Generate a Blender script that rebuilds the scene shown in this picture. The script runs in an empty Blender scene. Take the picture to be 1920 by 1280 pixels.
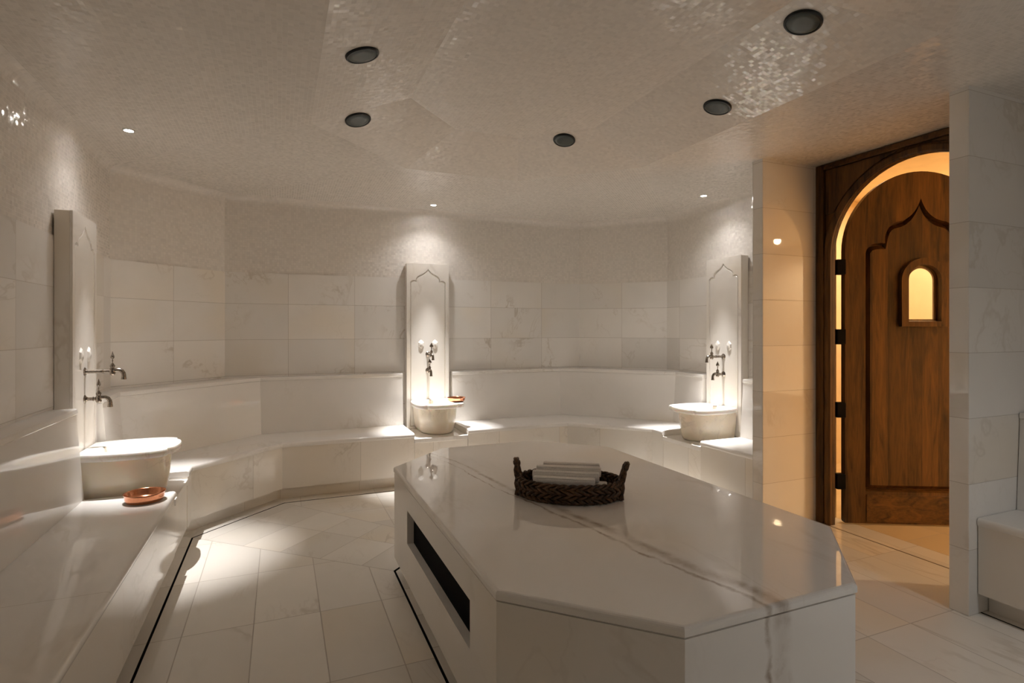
import bpy, bmesh, math, random
from mathutils import Vector, Matrix
from mathutils.geometry import tessellate_polygon
random.seed(7)
PI = math.pi
scene = bpy.context.scene
COL = scene.collection
R2 = math.sqrt(0.5)

# ----------------------------------------------------------------- mesh tools
class MB:
    def __init__(self):
        self.v = []; self.f = []; self.uv = []; self.m = []; self.sm = []
    def add(self, pts):
        i = len(self.v); self.v.extend([Vector(p) for p in pts]); return list(range(i, i + len(pts)))
    def face(self, idx, uv=None, m=0, smooth=False):
        self.f.append(list(idx)); self.uv.append(uv); self.m.append(m); self.sm.append(smooth)
    def poly(self, pts, uv=None, m=0, smooth=False):
        self.face(self.add(pts), uv, m, smooth)
    def box(self, lo, hi, fr=None, m=0):
        c = [(x, y, z) for z in (lo[2], hi[2]) for y in (lo[1], hi[1]) for x in (lo[0], hi[0])]
        if fr: c = [fr(*p) for p in c]
        i = self.add(c)
        for q in ((0,2,3,1),(4,5,7,6),(0,1,5,4),(1,3,7,5),(3,2,6,7),(2,0,4,6)):
            self.face([i[k] for k in q], None, m)
    def grid(self, rows, close_u=False, close_v=False, m=0, smooth=True, cap0=False, cap1=False):
        """rows: list of loops with equal counts"""
        ids = [self.add(r) for r in rows]
        n = len(rows[0]); k = len(rows)
        for a in range(k if close_v else k - 1):
            A = ids[a]; B = ids[(a + 1) % k]
            for b in range(n if close_u else n - 1):
                c = (b + 1) % n
                self.face([A[b], A[c], B[c], B[b]], None, m, smooth)
        if cap0: self.face(ids[0][::-1], None, m, False)
        if cap1: self.face(ids[-1], None, m, False)
    def tube(self, path, r, n=8, m=0, cap=True, closed=False):
        path = [Vector(p) for p in path]
        K = len(path); rows = []
        up = None
        for i, p in enumerate(path):
            if closed: t = path[(i + 1) % K] - path[i - 1]
            else: t = path[min(i + 1, K - 1)] - path[max(i - 1, 0)]
            t.normalize()
            if up is None:
                up = Vector((0, 0, 1)) if abs(t.z) < .9 else Vector((1, 0, 0))
            s = t.cross(up); s.normalize(); up = s.cross(t); up.normalize()
            rr = r[i] if isinstance(r, (list, tuple)) else r
            rows.append([p + (s * math.cos(2 * PI * k / n) + up * math.sin(2 * PI * k / n)) * rr for k in range(n)])
        self.grid(rows, close_u=True, close_v=closed, m=m, cap0=cap and not closed, cap1=cap and not closed)
    def lathe(self, prof, n=24, fr=None, m=0, sx=1.0, sy=1.0, cap0=True, cap1=True):
        """prof: (radius, height) along local z; fr maps local -> world"""
        rows = []
        for r, h in prof:
            row = []
            for k in range(n):
                a = 2 * PI * k / n
                p = (r * math.cos(a) * sx, r * math.sin(a) * sy, h)
                row.append(fr(*p) if fr else p)
            rows.append(row)
        self.grid(rows, close_u=True, m=m, cap0=cap0, cap1=cap1)
    def plate(self, outer, holes, d0, d1, fr, m=0, holes1=None):
        """flat plate with holes: 2d outlines at depth d0 (back) and d1 (front); fr(u,v,d)->world"""
        loops = [outer] + holes
        loops1 = [outer] + (holes1 if holes1 else holes)
        for L, d in ((loops, d0), (loops1, d1)):
            flat = [p for lp in L for p in lp]
            tris = tessellate_polygon([[Vector((p[0], p[1], 0)) for p in lp] for lp in L])
            i = self.add([fr(p[0], p[1], d) for p in flat])
            for t in tris: self.face([i[k] for k in t], None, m)
        for A, B in zip(loops, loops1):
            n = len(A)
            i0 = self.add([fr(p[0], p[1], d0) for p in A]); i1 = self.add([fr(p[0], p[1], d1) for p in B])
            for k in range(n):
                c = (k + 1) % n
                self.face([i0[k], i0[c], i1[c], i1[k]], None, m)
    def build(self, name, mats, parent=None, merge=True, bevel=0.0, segs=2, recalc=True, autosmooth=None):
        me = bpy.data.meshes.new(name)
        me.from_pydata([tuple(v) for v in self.v], [], self.f)
        me.update()
        uvl = me.uv_layers.new(name='UVMap')
        for p in me.polygons:
            uv = self.uv[p.index]; p.material_index = self.m[p.index]; p.use_smooth = self.sm[p.index]
            nrm = p.normal
            for k, li in enumerate(p.loop_indices):
                if uv is not None: uvl.data[li].uv = uv[k]
                else:
                    co = me.vertices[me.loops[li].vertex_index].co
                    if abs(nrm.z) > .7: uvl.data[li].uv = (co.x, co.y)
                    else:
                        t = Vector((-nrm.y, nrm.x, 0))
                        if t.length < 1e-6: t = Vector((1, 0, 0))
                        t.normalize(); uvl.data[li].uv = (co.dot(t), co.z)
        bm = bmesh.new(); bm.from_mesh(me)
        if merge: bmesh.ops.remove_doubles(bm, verts=bm.verts, dist=1e-5)
        if recalc: bmesh.ops.recalc_face_normals(bm, faces=bm.faces)
        if bevel > 0:
            ed = [e for e in bm.edges if len(e.link_faces) == 2 and e.calc_face_angle(0) > .6]
            r = bmesh.ops.bevel(bm, geom=ed, offset=bevel, segments=segs, affect='EDGES', profile=.5, clamp_overlap=True)
            for f in r['faces']: f.smooth = True
        bm.to_mesh(me); bm.free()
        for mt in (mats if isinstance(mats, (list, tuple)) else [mats]): me.materials.append(mt)
        o = bpy.data.objects.new(name, me); COL.objects.link(o)
        if parent is not None:
            o.parent = parent; o.matrix_parent_inverse = Matrix.Identity(4)
            if parent.type == 'EMPTY' or True:
                w = parent.matrix_basis
                pw = world_of(parent)
                o.matrix_parent_inverse = pw.inverted()
        if autosmooth:
            for p in me.polygons: p.use_smooth = True
            me.set_sharp_from_angle(angle=autosmooth)
        return o

def world_of(o):
    m = o.matrix_basis.copy()
    while o.parent is not None:
        m = o.parent.matrix_basis @ o.matrix_parent_inverse @ m if False else o.matrix_parent_inverse @ m
        o = o.parent; m = o.matrix_basis @ m
    return m

def tag(o, label=None, cat=None, group=None, kind=None):
    if label: o['label'] = label
    if cat: o['category'] = cat
    if group: o['group'] = group
    if kind: o['kind'] = kind
    return o
def thing(name, loc, label, cat, group=None):
    o = bpy.data.objects.new(name, None); COL.objects.link(o)
    o.location = loc; o.empty_display_size = .05
    return tag(o, label, cat, group)
def struct(o):
    o['kind'] = 'structure'; return o

# ----------------------------------------------------------------- materials
class NT:
    def __init__(self, name):
        self.mat = bpy.data.materials.new(name); self.mat.use_nodes = True
        self.t = self.mat.node_tree; self.t.nodes.clear()
        self.out = self.t.nodes.new('ShaderNodeOutputMaterial')
        self.b = self.t.nodes.new('ShaderNodeBsdfPrincipled')
        self.t.links.new(self.b.outputs[0], self.out.inputs[0])
    def n(self, typ, **kw):
        nd = self.t.nodes.new(typ)
        for k, v in kw.items(): setattr(nd, k, v)
        return nd
    def link(self, a, b): self.t.links.new(a, b)
    def put(self, sock, val):
        if hasattr(val, 'is_output'): self.link(val, sock)
        else:
            if isinstance(val, (tuple, list)) and len(val) == 3 and sock.type == 'RGBA': val = (*val, 1)
            sock.default_value = val
    def m(self, op, a, b=0.0, c=None, clamp=False):
        nd = self.n('ShaderNodeMath', operation=op, use_clamp=clamp)
        self.put(nd.inputs[0], a); self.put(nd.inputs[1], b)
        if c is not None: self.put(nd.inputs[2], c)
        return nd.outputs[0]
    def vm(self, op, a, b=(0, 0, 0), s=None):
        nd = self.n('ShaderNodeVectorMath', operation=op)
        self.put(nd.inputs[0], a)
        if s is not None: self.put(nd.inputs['Scale'], s)
        else: self.put(nd.inputs[1], b)
        return nd.outputs[0]
    def sep(self, v):
        nd = self.n('ShaderNodeSeparateXYZ'); self.put(nd.inputs[0], v); return nd.outputs
    def comb(self, x, y, z=0.0):
        nd = self.n('ShaderNodeCombineXYZ')
        for i, q in enumerate((x, y, z)): self.put(nd.inputs[i], q)
        return nd.outputs[0]
    def noise(self, v, scale, detail=4.0, rough=.55, dist=0.0, col=False):
        nd = self.n('ShaderNodeTexNoise'); self.put(nd.inputs['Vector'], v)
        nd.inputs['Scale'].default_value = scale; nd.inputs['Detail'].default_value = detail
        nd.inputs['Roughness'].default_value = rough; nd.inputs['Distortion'].default_value = dist
        return nd.outputs['Color' if col else 'Fac']
    def white(self, v, col=False):
        nd = self.n('ShaderNodeTexWhiteNoise', noise_dimensions='3D'); self.put(nd.inputs['Vector'], v)
        return nd.outputs['Color' if col else 'Value']
    def mix(self, f, a, b):
        nd = self.n('ShaderNodeMix', data_type='RGBA'); self.put(nd.inputs[0], f)
        self.put(nd.inputs[6], a); self.put(nd.inputs[7], b); return nd.outputs[2]
    def mapr(self, v, a, b, c=0.0, d=1.0, smooth=False):
        nd = self.n('ShaderNodeMapRange'); nd.interpolation_type = 'SMOOTHSTEP' if smooth else 'LINEAR'
        self.put(nd.inputs[0], v)
        for i, q in enumerate((a, b, c, d)): self.put(nd.inputs[i + 1], q)
        return nd.outputs[0]
    def uv(self):
        return self.n('ShaderNodeUVMap').outputs[0]
    def pos(self): return self.n('ShaderNodeNewGeometry').outputs['Position']
    def normal(self): return self.n('ShaderNodeNewGeometry').outputs['Normal']
    def objrand(self): return self.n('ShaderNodeObjectInfo').outputs['Random']
    def bump(self, h, strength=.3, dist=.002):
        nd = self.n('ShaderNodeBump'); nd.inputs['Strength'].default_value = strength; nd.inputs['Distance'].default_value = dist
        self.put(nd.inputs['Height'], h); return nd.outputs[0]
    def set(self, **kw):
        for k, v in kw.items(): self.put(self.b.inputs[k.replace('_', ' ')], v)
        return self.mat

MARBLE = (.82, .79, .75)
VEIN = (.50, .43, .34)

def marble(name, tile=None, mortar=(.003, .003), rough=.08, base=MARBLE, veins=.5, vscale=1.0, sss=0.0, spec=.5, tint=.05, extra=None):
    """white marble, optionally laid in tiles of UV size `tile`"""
    T = NT(name)
    P = T.pos()
    rnd = T.objrand()
    off = T.vm('SCALE', (7.1, 13.7, 5.3), s=rnd)
    P2 = T.vm('ADD', P, off)
    mort = None; tone = None
    if tile:
        u, v, _ = T.sep(T.uv())
        fu = T.m('DIVIDE', u, tile[0]); fv = T.m('DIVIDE', v, tile[1])
        iu = T.m('FLOOR', fu); iv = T.m('FLOOR', fv)
        cell = T.comb(iu, iv, T.m('MULTIPLY', rnd, 50.0))
        rc = T.white(cell, col=True)
        tone = T.white(T.vm('ADD', cell, (3.3, 9.1, 0)))
        P2 = T.vm('ADD', P2, T.vm('SCALE', rc, s=17.0))
        du = T.m('ABSOLUTE', T.m('SUBTRACT', T.m('FRACT', fu), .5)); dv = T.m('ABSOLUTE', T.m('SUBTRACT', T.m('FRACT', fv), .5))
        mu = T.m('GREATER_THAN', du, .5 - mortar[0] / tile[0] / 2); mv = T.m('GREATER_THAN', dv, .5 - mortar[1] / tile[1] / 2)
        mort = T.m('MAXIMUM', mu, mv)
    mp = T.n('ShaderNodeMapping'); mp.inputs['Rotation'].default_value = (.5, .9, .6); mp.inputs['Scale'].default_value = (1.0, .32, .7)
    T.link(P2, mp.inputs[0]); Q = mp.outputs[0]
    n1 = T.noise(Q, 1.7 * vscale, 5, .58, .35)
    ridge = T.mapr(T.m('ABSOLUTE', T.m('SUBTRACT', n1, .5)), 0.0, .022, 1, 0, True)
    n2 = T.noise(Q, 4.2 * vscale, 4, .6, .5)
    ridge2 = T.mapr(T.m('ABSOLUTE', T.m('SUBTRACT', n2, .5)), 0.0, .02, .45, 0, True)
    gate = T.mapr(T.noise(P2, 1.6, 1), .5, .68, 0, 1, True)
    vein = T.m('MULTIPLY', T.m('MAXIMUM', ridge, ridge2), gate)
    cloud = T.mapr(T.noise(P2, 1.9, 3, .6, .4), .35, .75, 0, 1, True)
    warm = T.mapr(T.noise(T.vm('ADD', P2, (9, 4, 2)), 1.1, 1), .52, .75, 0, 1, True)
    c = T.mix(T.m('MULTIPLY', cloud, .35), base, tuple(x * .90 for x in base))
    c = T.mix(T.m('MULTIPLY', warm, .55), c, (base[0] * .97, base[1] * .90, base[2] * .78))
    c = T.mix(T.m('MULTIPLY', vein, veins), c, VEIN)
    if tone is not None:
        k = T.mapr(tone, 0, 1, 1 - tint * 1.6, 1 + tint * .6)
        c = T.mix(1.0, c, c) if False else c
        g = T.n('ShaderNodeVectorMath', operation='SCALE'); T.link(c, g.inputs[0]); T.link(k, g.inputs['Scale']); c = g.outputs[0]
    if extra: c = extra(T, P, c)
    if mort is not None:
        c = T.mix(T.m('MULTIPLY', mort, .72), c, (.34, .29, .24))
        T.set(Roughness=T.m('ADD', rough, T.m('MULTIPLY', mort, .5)))
        T.set(Normal=T.bump(T.m('SUBTRACT', 1.0, mort), .35, .001))
    else: T.set(Roughness=rough)
    T.set(Base_Color=c, Specular_IOR_Level=spec)
    if sss > 0:
        T.set(Subsurface_Weight=sss, Subsurface_Radius=(1.0, .65, .35), Subsurface_Scale=.05)
    return T.mat

def mosaic(name, size=.021, tilt=.16, base=(.76, .715, .66)):
    T = NT(name)
    u, v, _ = T.sep(T.uv())
    fu = T.m('DIVIDE', u, size); fv = T.m('DIVIDE', v, size)
    cell = T.comb(T.m('FLOOR', fu), T.m('FLOOR', fv), T.m('MULTIPLY', T.objrand(), 40.0))
    rc = T.white(cell, col=True); rv = T.white(T.vm('ADD', cell, (5.5, 2.2, 1)))
    du = T.m('ABSOLUTE', T.m('SUBTRACT', T.m('FRACT', fu), .5)); dv = T.m('ABSOLUTE', T.m('SUBTRACT', T.m('FRACT', fv), .5))
    mort = T.mapr(T.m('MAXIMUM', du, dv), .44, .465, 0, 1)
    c = T.mix(T.mapr(rv, 0, 1, 0, 1), tuple(x * .95 for x in base), tuple(min(1, x * 1.05) for x in base))
    c = T.mix(T.m('MULTIPLY', mort, .45), c, tuple(x * .72 for x in base))
    jit = T.vm('SCALE', T.vm('SUBTRACT', rc, (.5, .5, .5)), s=tilt)
    N = T.vm('NORMALIZE', T.vm('ADD', T.normal(), jit))
    T.set(Base_Color=c, Roughness=T.mapr(mort, 0, 1, .13, .8), Specular_IOR_Level=.55, Normal=N)
    return T.mat

def wood(name, axis='Z', dark=(.020, .009, .003), light=(.165, .077, .019), plank=0.0, pdir=None, porg=None):
    T = NT(name)
    tc = T.n('ShaderNodeTexCoord').outputs['Object']
    P = T.vm('ADD', tc, T.vm('SCALE', (3.1, 5.7, 9.3), s=T.objrand()))
    sc = (.09, 1, 1) if axis == 'X' else (1, .09, 1) if axis == 'Y' else (1, 1, .09)
    mp = T.n('ShaderNodeMapping'); mp.inputs['Scale'].default_value = sc; T.link(P, mp.inputs[0]); Q = mp.outputs[0]
    g1 = T.noise(Q, 17, 5, .6, 1.2); g2 = T.noise(Q, 85, 3, .6, .2); big = T.noise(Q, 5, 3, .5)
    f = T.m('ADD', T.m('MULTIPLY', g1, .6), T.m('MULTIPLY', g2, .25)); f = T.m('ADD', f, T.m('MULTIPLY', big, .35))
    f = T.mapr(f, .45, .76, 0, 1)
    c = T.mix(f, dark, light)
    if plank > 0:
        dp = T.n('ShaderNodeVectorMath', operation='DOT_PRODUCT'); T.link(T.pos(), dp.inputs[0]); dp.inputs[1].default_value = pdir
        u = T.m('DIVIDE', T.m('SUBTRACT', dp.outputs['Value'], porg), plank)
        tone = T.white(T.comb(T.m('FLOOR', u), 3.0, 1.0))
        gap = T.m('GREATER_THAN', T.m('ABSOLUTE', T.m('SUBTRACT', T.m('FRACT', u), .5)), .488)
        g = T.n('ShaderNodeVectorMath', operation='SCALE'); T.link(c, g.inputs[0]); T.link(T.mapr(tone, 0, 1, .72, 1.25), g.inputs['Scale'])
        c = T.mix(T.m('MULTIPLY', gap, .75), g.outputs[0], (.012, .005, .002))
    vo = T.n('ShaderNodeTexVoronoi'); vo.inputs['Scale'].default_value = 3.2
    mp2 = T.n('ShaderNodeMapping'); mp2.inputs['Scale'].default_value = tuple(1 if x == 1 else .55 for x in sc); T.link(P, mp2.inputs[0]); T.link(mp2.outputs[0], vo.inputs['Vector'])
    knot = T.mapr(vo.outputs['Distance'], .03, .09, 1, 0, True)
    c = T.mix(T.m('MULTIPLY', knot, .8), c, (.03, .011, .004))
    T.set(Base_Color=c, Roughness=T.mapr(g1, .2, .8, .5, .32), Specular_IOR_Level=.35, Normal=T.bump(f, .25, .002))
    return T.mat

def simple(name, col, rough=.5, metal=0.0, emit=None, es=0.0, spec=.5, noise=0.0, nscale=40):
    T = NT(name)
    c = col
    if noise > 0:
        k = T.noise(T.pos(), nscale, 3)
        c = T.mix(T.mapr(k, .3, .7, 0, 1), tuple(x * (1 - noise) for x in col), tuple(min(1, x * (1 + noise)) for x in col))
    T.set(Base_Color=c if hasattr(c, 'is_output') else (*col, 1), Roughness=rough, Metallic=metal, Specular_IOR_Level=spec)
    if emit:
        T.set(Emission_Color=(*emit, 1), Emission_Strength=es); T.mat.cycles.emission_sampling = 'NONE'
    return T.mat

M_WALL = marble('marble_wall_tiles', tile=(1, 1), mortar=(.005, .009), rough=.09, veins=.62, tint=.05)
M_PILLAR = marble('marble_pillar_tiles', tile=(.62, .3325), mortar=(.0025, .0025), rough=.022, veins=.26, tint=.05)
M_FLOOR = marble('marble_floor_tiles', tile=(.62, .31), mortar=(.005, .005), rough=.16, veins=.45, tint=.06, base=(.80, .755, .685))
M_BENCH = marble('marble_bench', rough=.06, veins=.22)
M_SEATA = marble('marble_bench_jointed', tile=(100, 2.45), mortar=(.0001, .003), rough=.06, veins=.22, tint=.0)
M_FACADE = marble('marble_bench_facade', tile=(.66, 10.0), mortar=(.0025, .0001), rough=.09, veins=.38, base=(.81, .765, .70), vscale=1.2)
M_PANEL = marble('marble_carved_panel', rough=.16, veins=.3, base=(.85, .81, .75))
M_RIM = marble('marble_basin_rim', rough=.12, veins=.35, base=(.86, .83, .79), sss=.12, vscale=2.2)
M_BASIN = marble('marble_basin', rough=.12, veins=.45, base=(.85, .765, .63), sss=.35, vscale=2.2)

def table_vein(T, P, c):
    x, y, z = T.sep(P)
    wob = T.m('MULTIPLY', T.m('SUBTRACT', T.noise(P, 2.2, 5, .6), .5), .16)
    wob2 = T.m('MULTIPLY', T.m('SUBTRACT', T.noise(P, 14, 4, .6), .5), .03)
    line = T.m('MULTIPLY_ADD', T.m('SUBTRACT', y, 1.253), -.187, 1.385)       # x of the vein at y
    zd = T.m('MULTIPLY', T.m('SUBTRACT', .625, z), -.06)
    d = T.m('ADD', T.m('ADD', T.m('SUBTRACT', x, line), T.m('ADD', wob, wob2)), zd)
    width = T.mapr(y, 1.2, 3.4, .050, .012)
    core = T.mapr(T.m('DIVIDE', T.m('ABSOLUTE', d), width), 0, 1, 1, 0, True)
    d2 = T.m('ADD', d, .055)
    edge = T.mapr(T.m('DIVIDE', T.m('ABSOLUTE', d2), T.m('MULTIPLY', width, .35)), 0, 1, 1, 0, True)
    br = T.mapr(T.noise(P, 9, 4, .65), .38, .62, .25, 1)
    c = T.mix(T.m('MULTIPLY', T.m('MULTIPLY', core, br), .85), c, (.40, .32, .24))
    c = T.mix(T.m('MULTIPLY', T.m('MULTIPLY', edge, br), .8), c, (.26, .17, .09))
    return c
M_TABLE = marble('marble_table', base=(.88, .85, .81), spec=.95, rough=.015, veins=.22, extra=table_vein, vscale=.8)
M_MOS = mosaic('mosaic_tiles')
M_MOSC = mosaic('mosaic_ceiling', tilt=.12)
M_WOODV = wood('dark_wood_vertical', 'Z'); M_WOODH = wood('dark_wood_horizontal', 'X')
M_PLANK = wood('dark_wood_planks', 'Z', plank=.118, pdir=(.891, -.454, 0), porg=.891 * 3.876 - .454 * 2.869 + .20)
M_IRON = simple('black_iron', (.003, .0028, .0025), .6, 0, spec=.12)
M_NICKEL = simple('aged_nickel', (.30, .26, .22), .22, 1.0, noise=.35, nscale=120)
M_COPPER = simple('copper', (.72, .30, .16), .16, 1.0, noise=.12, nscale=90)
M_BLACK = simple('black_niche_board', (.004, .0035, .0035), .7, spec=.05)
M_DRAIN = simple('drain_black', (.006, .006, .006), .6)
M_LENS = simple('green_glass_lens', (.062, .078, .074), .35, 0, spec=.4)
M_RIMD = simple('dark_lens_rim', (.02, .022, .022), .35, .5)
M_RING = simple('light_trim_ring', (.75, .73, .70), .3, .6)
M_LED = simple('downlight_emitter', (1, 1, 1), .3, emit=(1.0, .95, .90), es=140)
M_CORR = simple('corridor_plaster', (.86, .72, .50), .7, noise=.04, nscale=8)
M_CORRF = marble('corridor_floor_tiles', tile=(.62, .31), mortar=(.004, .004), rough=.25, base=(.70, .56, .36), veins=.3)
M_WLED = simple('corridor_lamp_emitter', (1, .8, .5), .3, emit=(1.0, .74, .40), es=60)
M_TOWEL = simple('white_towel', (.80, .77, .73), .9, noise=.08, nscale=160, spec=.1)

def wicker():
    T = NT('dark_wicker')
    tc = T.pos()
    n = T.noise(tc, 70, 4, .6); n2 = T.noise(tc, 11, 2)
    c = T.mix(T.mapr(n, .35, .7, 0, 1), (.020, .010, .005), (.15, .075, .032))
    c = T.mix(T.mapr(n2, .55, .7, 0, .4), c, (.20, .11, .05))
    T.set(Base_Color=c, Roughness=.5, Specular_IOR_Level=.4, Normal=T.bump(n, .5, .002))
    return T.mat
M_WICK = wicker()

# ----------------------------------------------------------------- plan of the room
WALLC = [(-.47, 5.70), (3.22, 5.70)]
# octagon side lines: inward normal n and offset c with n.p = c on the wall
SIDE = {
 'A': ((1, 0), -1.18), 'B': ((R2, -R2), -6.17 * R2), 'C': ((0, -1), -5.70), 'D': ((-R2, -R2), -8.92 * R2),
 'E': ((-1, 0), -3.93), 'F': ((-R2, R2), -4.02 * R2), 'G': ((0, 1), -.80), 'H': ((R2, R2), -1.27 * R2)}
ORDER = 'ABCDEFGH'
def isect(s1, d1, s2, d2):
    (a, b), c = SIDE[s1]; (e, f), g = SIDE[s2]
    c += d1; g += d2
    det = a * f - b * e
    return ((c * f - b * g) / det, (a * g - c * e) / det)
def on_side(s, d, val):
    """point on side s at inward offset d where the free coordinate is val (y for A/E, x for C/G)"""
    (a, b), c = SIDE[s]; c += d
    return (c / a, val) if abs(a) > abs(b) else (val, c / b)

ZC = 2.68; ZT = 1.975; ZL = 1.005
# ---------- walls
def wall(name, ends, side, uoff=(0.0,), usz=.61, breaks=(), z0=0.0):
    """ends: functions d->(x,y) for start and end; lower marble tiles, mosaic above, cove to the ceiling"""
    mb = MB()
    a0, a1 = ends
    def seg(dA, zA, dB, zB, m, v0=None, v1=None):
        p = [a0(dA), a1(dA), a1(dB), a0(dB)]
        L = math.dist(p[0], p[1])
        org = a0(0.0)
        dr = ((a1(0)[0] - org[0]), (a1(0)[1] - org[1])); ln = math.hypot(*dr); dr = (dr[0] / ln, dr[1] / ln)
        us = [(q[0] - org[0]) * dr[0] + (q[1] - org[1]) * dr[1] for q in p]
        if m == 0:
            cuts = [0.0] + [b for b in breaks] + [ln]
            for i in range(len(cuts) - 1):
                lo, hi = cuts[i], cuts[i + 1]
                def P(u, z, lim0, lim1):
                    return (org[0] + dr[0] * u, org[1] + dr[1] * u, z)
                nx = SIDE[side][0]
                def Q(u, d, z): return (org[0] + dr[0] * u + nx[0] * d, org[1] + dr[1] * u + nx[1] * d, z)
                l0 = us[0] if i == 0 else lo; h0 = us[1] if i == len(cuts) - 2 else hi
                uo = uoff[min(i, len(uoff) - 1)]
                uvs = [((l0 - uo) / usz, v0), ((h0 - uo) / usz, v0), ((h0 - uo) / usz, v1), ((l0 - uo) / usz, v1)]
                mb.poly([Q(l0, dA, zA), Q(h0, dA, zA), Q(h0, dB, zB), Q(l0, dB, zB)], uvs, 0)
        else:
            mb.poly([(*p[0], zA), (*p[1], zA), (*p[2], zB), (*p[3], zB)], [(us[0], v0), (us[1], v0), (us[2], v1), (us[3], v1)], m, smooth=(zA > 2.4))
    vz = lambda z: (z - 1.02) / .333
    seg(.012, z0, .012, ZT, 0, vz(z0), vz(ZT))
    seg(.012, ZT, .004, ZT + .001, 0, .99, .99)
    rc = .07
    seg(.004, ZT + .001, .004, ZC - rc, 1, 0, ZC - rc - ZT)
    v = ZC - rc - ZT
    for k in range(6):
        t0 = PI / 2 * k / 6; t1 = PI / 2 * (k + 1) / 6
        seg(.004 + rc * (1 - math.cos(t0)), ZC - rc + rc * math.sin(t0), .004 + rc * (1 - math.cos(t1)), ZC - rc + rc * math.sin(t1) + (.002 if k == 5 else 0), 1, v, v + rc * PI / 12)
        v += rc * PI / 12
    o = mb.build(name, [M_WALL, M_MOS], recalc=False)
    struct(o); return o

def cor(s1, s2): return lambda d: isect(s1, d, s2, d)
def endp(s, val): return lambda d: on_side(s, d, val)
L_AB = math.dist(isect('A', 0, 'B', 0), isect('B', 0, 'C', 0))
wall('wall_left', (cor('H', 'A'), cor('A', 'B')), 'A', uoff=(4.09 - .72 - isect('H', 0, 'A', 0)[1], 4.09 + .72 - isect('H', 0, 'A', 0)[1]), breaks=(4.09 - isect('H', 0, 'A', 0)[1],))
wall('wall_back_left', (cor('A', 'B'), cor('B', 'C')), 'B', usz=L_AB / 2)
xc0 = isect('B', 0, 'C', 0)[0]
wall('wall_back', (cor('B', 'C'), cor('C', 'D')), 'C', uoff=(.68 - xc0, 2.12 - xc0), breaks=(1.40 - xc0,))
wall('wall_back_right', (cor('C', 'D'), cor('D', 'E')), 'D', usz=L_AB / 2)
wall('wall_right', (cor('D', 'E'), endp('E', 3.10)), 'E', uoff=(isect('D', 0, 'E', 0)[1] - 4.06 - .72,))
SIDE['K'] = ((-1, 0), -3.72)          # right wall section near the camera, in line with the door niche
wall('wall_right_front', (endp('K', 1.706), cor('K', 'F')), 'K', uoff=(0.0,))
wall('wall_front_right', (cor('K', 'F'), cor('F', 'G')), 'F')
wall('wall_front', (cor('F', 'G'), cor('G', 'H')), 'G')
wall('wall_front_left', (cor('G', 'H'), cor('H', 'A')), 'H', usz=L_AB / 2)

# ---------- stub walls either side of the door niche
def stub(name, x0, x1, y0, y1):
    mb = MB(); mb.box((x0, y0, 0), (x1, y1, ZC + .005))
    return struct(mb.build(name, M_PILLAR, bevel=.004))
stub('wall_entrance_left', 3.21, 3.945, 3.01, 3.105)
stub('wall_entrance_right', 3.21, 3.735, 1.708, 1.80)

# ---------- ceiling with a shallow octagonal dome
def octa(x0, x1, y0, y1, c, z):
    return [(x0, y0 + c, z), (x0, y1 - c, z), (x0 + c, y1, z), (x1 - c, y1, z), (x1, y1 - c, z), (x1, y0 + c, z), (x1 - c, y0, z), (x0 + c, y0, z)]
DO = (.17, 2.54, .73, 4.25, .72)
DH = .15; DW = .55
do = octa(*DO, ZC)
di = octa(DO[0] + DW, DO[1] - DW, DO[2] + DW, DO[3] - DW, DO[4] - .5858 * DW, ZC + DH)
wo = [(*isect(ORDER[i - 1], -.03, ORDER[i], -.03), ZC) for i in range(8)]
wo = [wo[0], wo[1], wo[2], wo[3], wo[4], wo[5], wo[6], wo[7]]
mb = MB()
def strip_uv(a, b, c, d):
    a_, b_, c_, d_ = map(Vector, (a, b, c, d))
    e = (b_ - a_).normalized(); w = (d_ - a_); w = (w - e * w.dot(e)); w.normalize()
    o = (a_ + b_) / 2
    return [((p - o).dot(e), (p - o).dot(w)) for p in (a_, b_, c_, d_)]
for i in range(8):
    j = (i + 1) % 8
    q = (wo[i], wo[j], do[j], do[i]); mb.poly(q, strip_uv(*q))
    q = (do[i], do[j], di[j], di[i]); mb.poly(q, strip_uv(*q))
mb.poly(di)
ceiling = struct(mb.build('ceiling', M_MOSC, recalc=False))
def dome_z(x, y):
    d = min(x - DO[0], DO[1] - x, y - DO[2], DO[3] - y,
            ((x - DO[0]) + (y - DO[2]) - DO[4]) * R2, ((DO[1] - x) + (y - DO[2]) - DO[4]) * R2,
            ((x - DO[0]) + (DO[3] - y) - DO[4]) * R2, ((DO[1] - x) + (DO[3] - y) - DO[4]) * R2)
    return ZC + max(0, min(DH, d * DH / DW))

# ---------- camera model, used to size things against the photograph
F, YAW, HY, CZ = 1044.0, math.radians(22.6), 617.0, 1.45
fw = Vector((math.sin(YAW), math.cos(YAW), 0)); rt = Vector((math.cos(YAW), -math.sin(YAW), 0))

# ---------- floor: octagonal rings of tiles, with open slots for the drains
DR = {'A': .61, 'B': (6.17 - 5.0) * R2, 'C': .67, 'D': (6.17 - 5.0) * R2, 'E': .61, 'F': .83, 'G': .62, 'H': .83}
SL = .012
def ring(dd, z): return [(*isect(ORDER[i - 1], dd[ORDER[i - 1]], ORDER[i], dd[ORDER[i]]), z) for i in range(8)]
wfl = ring({k: -.02 for k in ORDER}, 0)
dro = ring(DR, 0)
dri = ring({k: v + SL for k, v in DR.items()}, 0)
TB = (.628, 2.135, 1.238, 3.765, .405)            # table octagon x0,x1,y0,y1,chamfer
TS = .012
to = octa(TB[0] + .012 - TS, TB[1] - .012 + TS, TB[2] + .012 - TS, TB[3] - .012 + TS, TB[4], 0)
ti = octa(TB[0] + .012, TB[1] - .012, TB[2] + .012, TB[3] - .012, TB[4], 0)
mb = MB()
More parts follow.
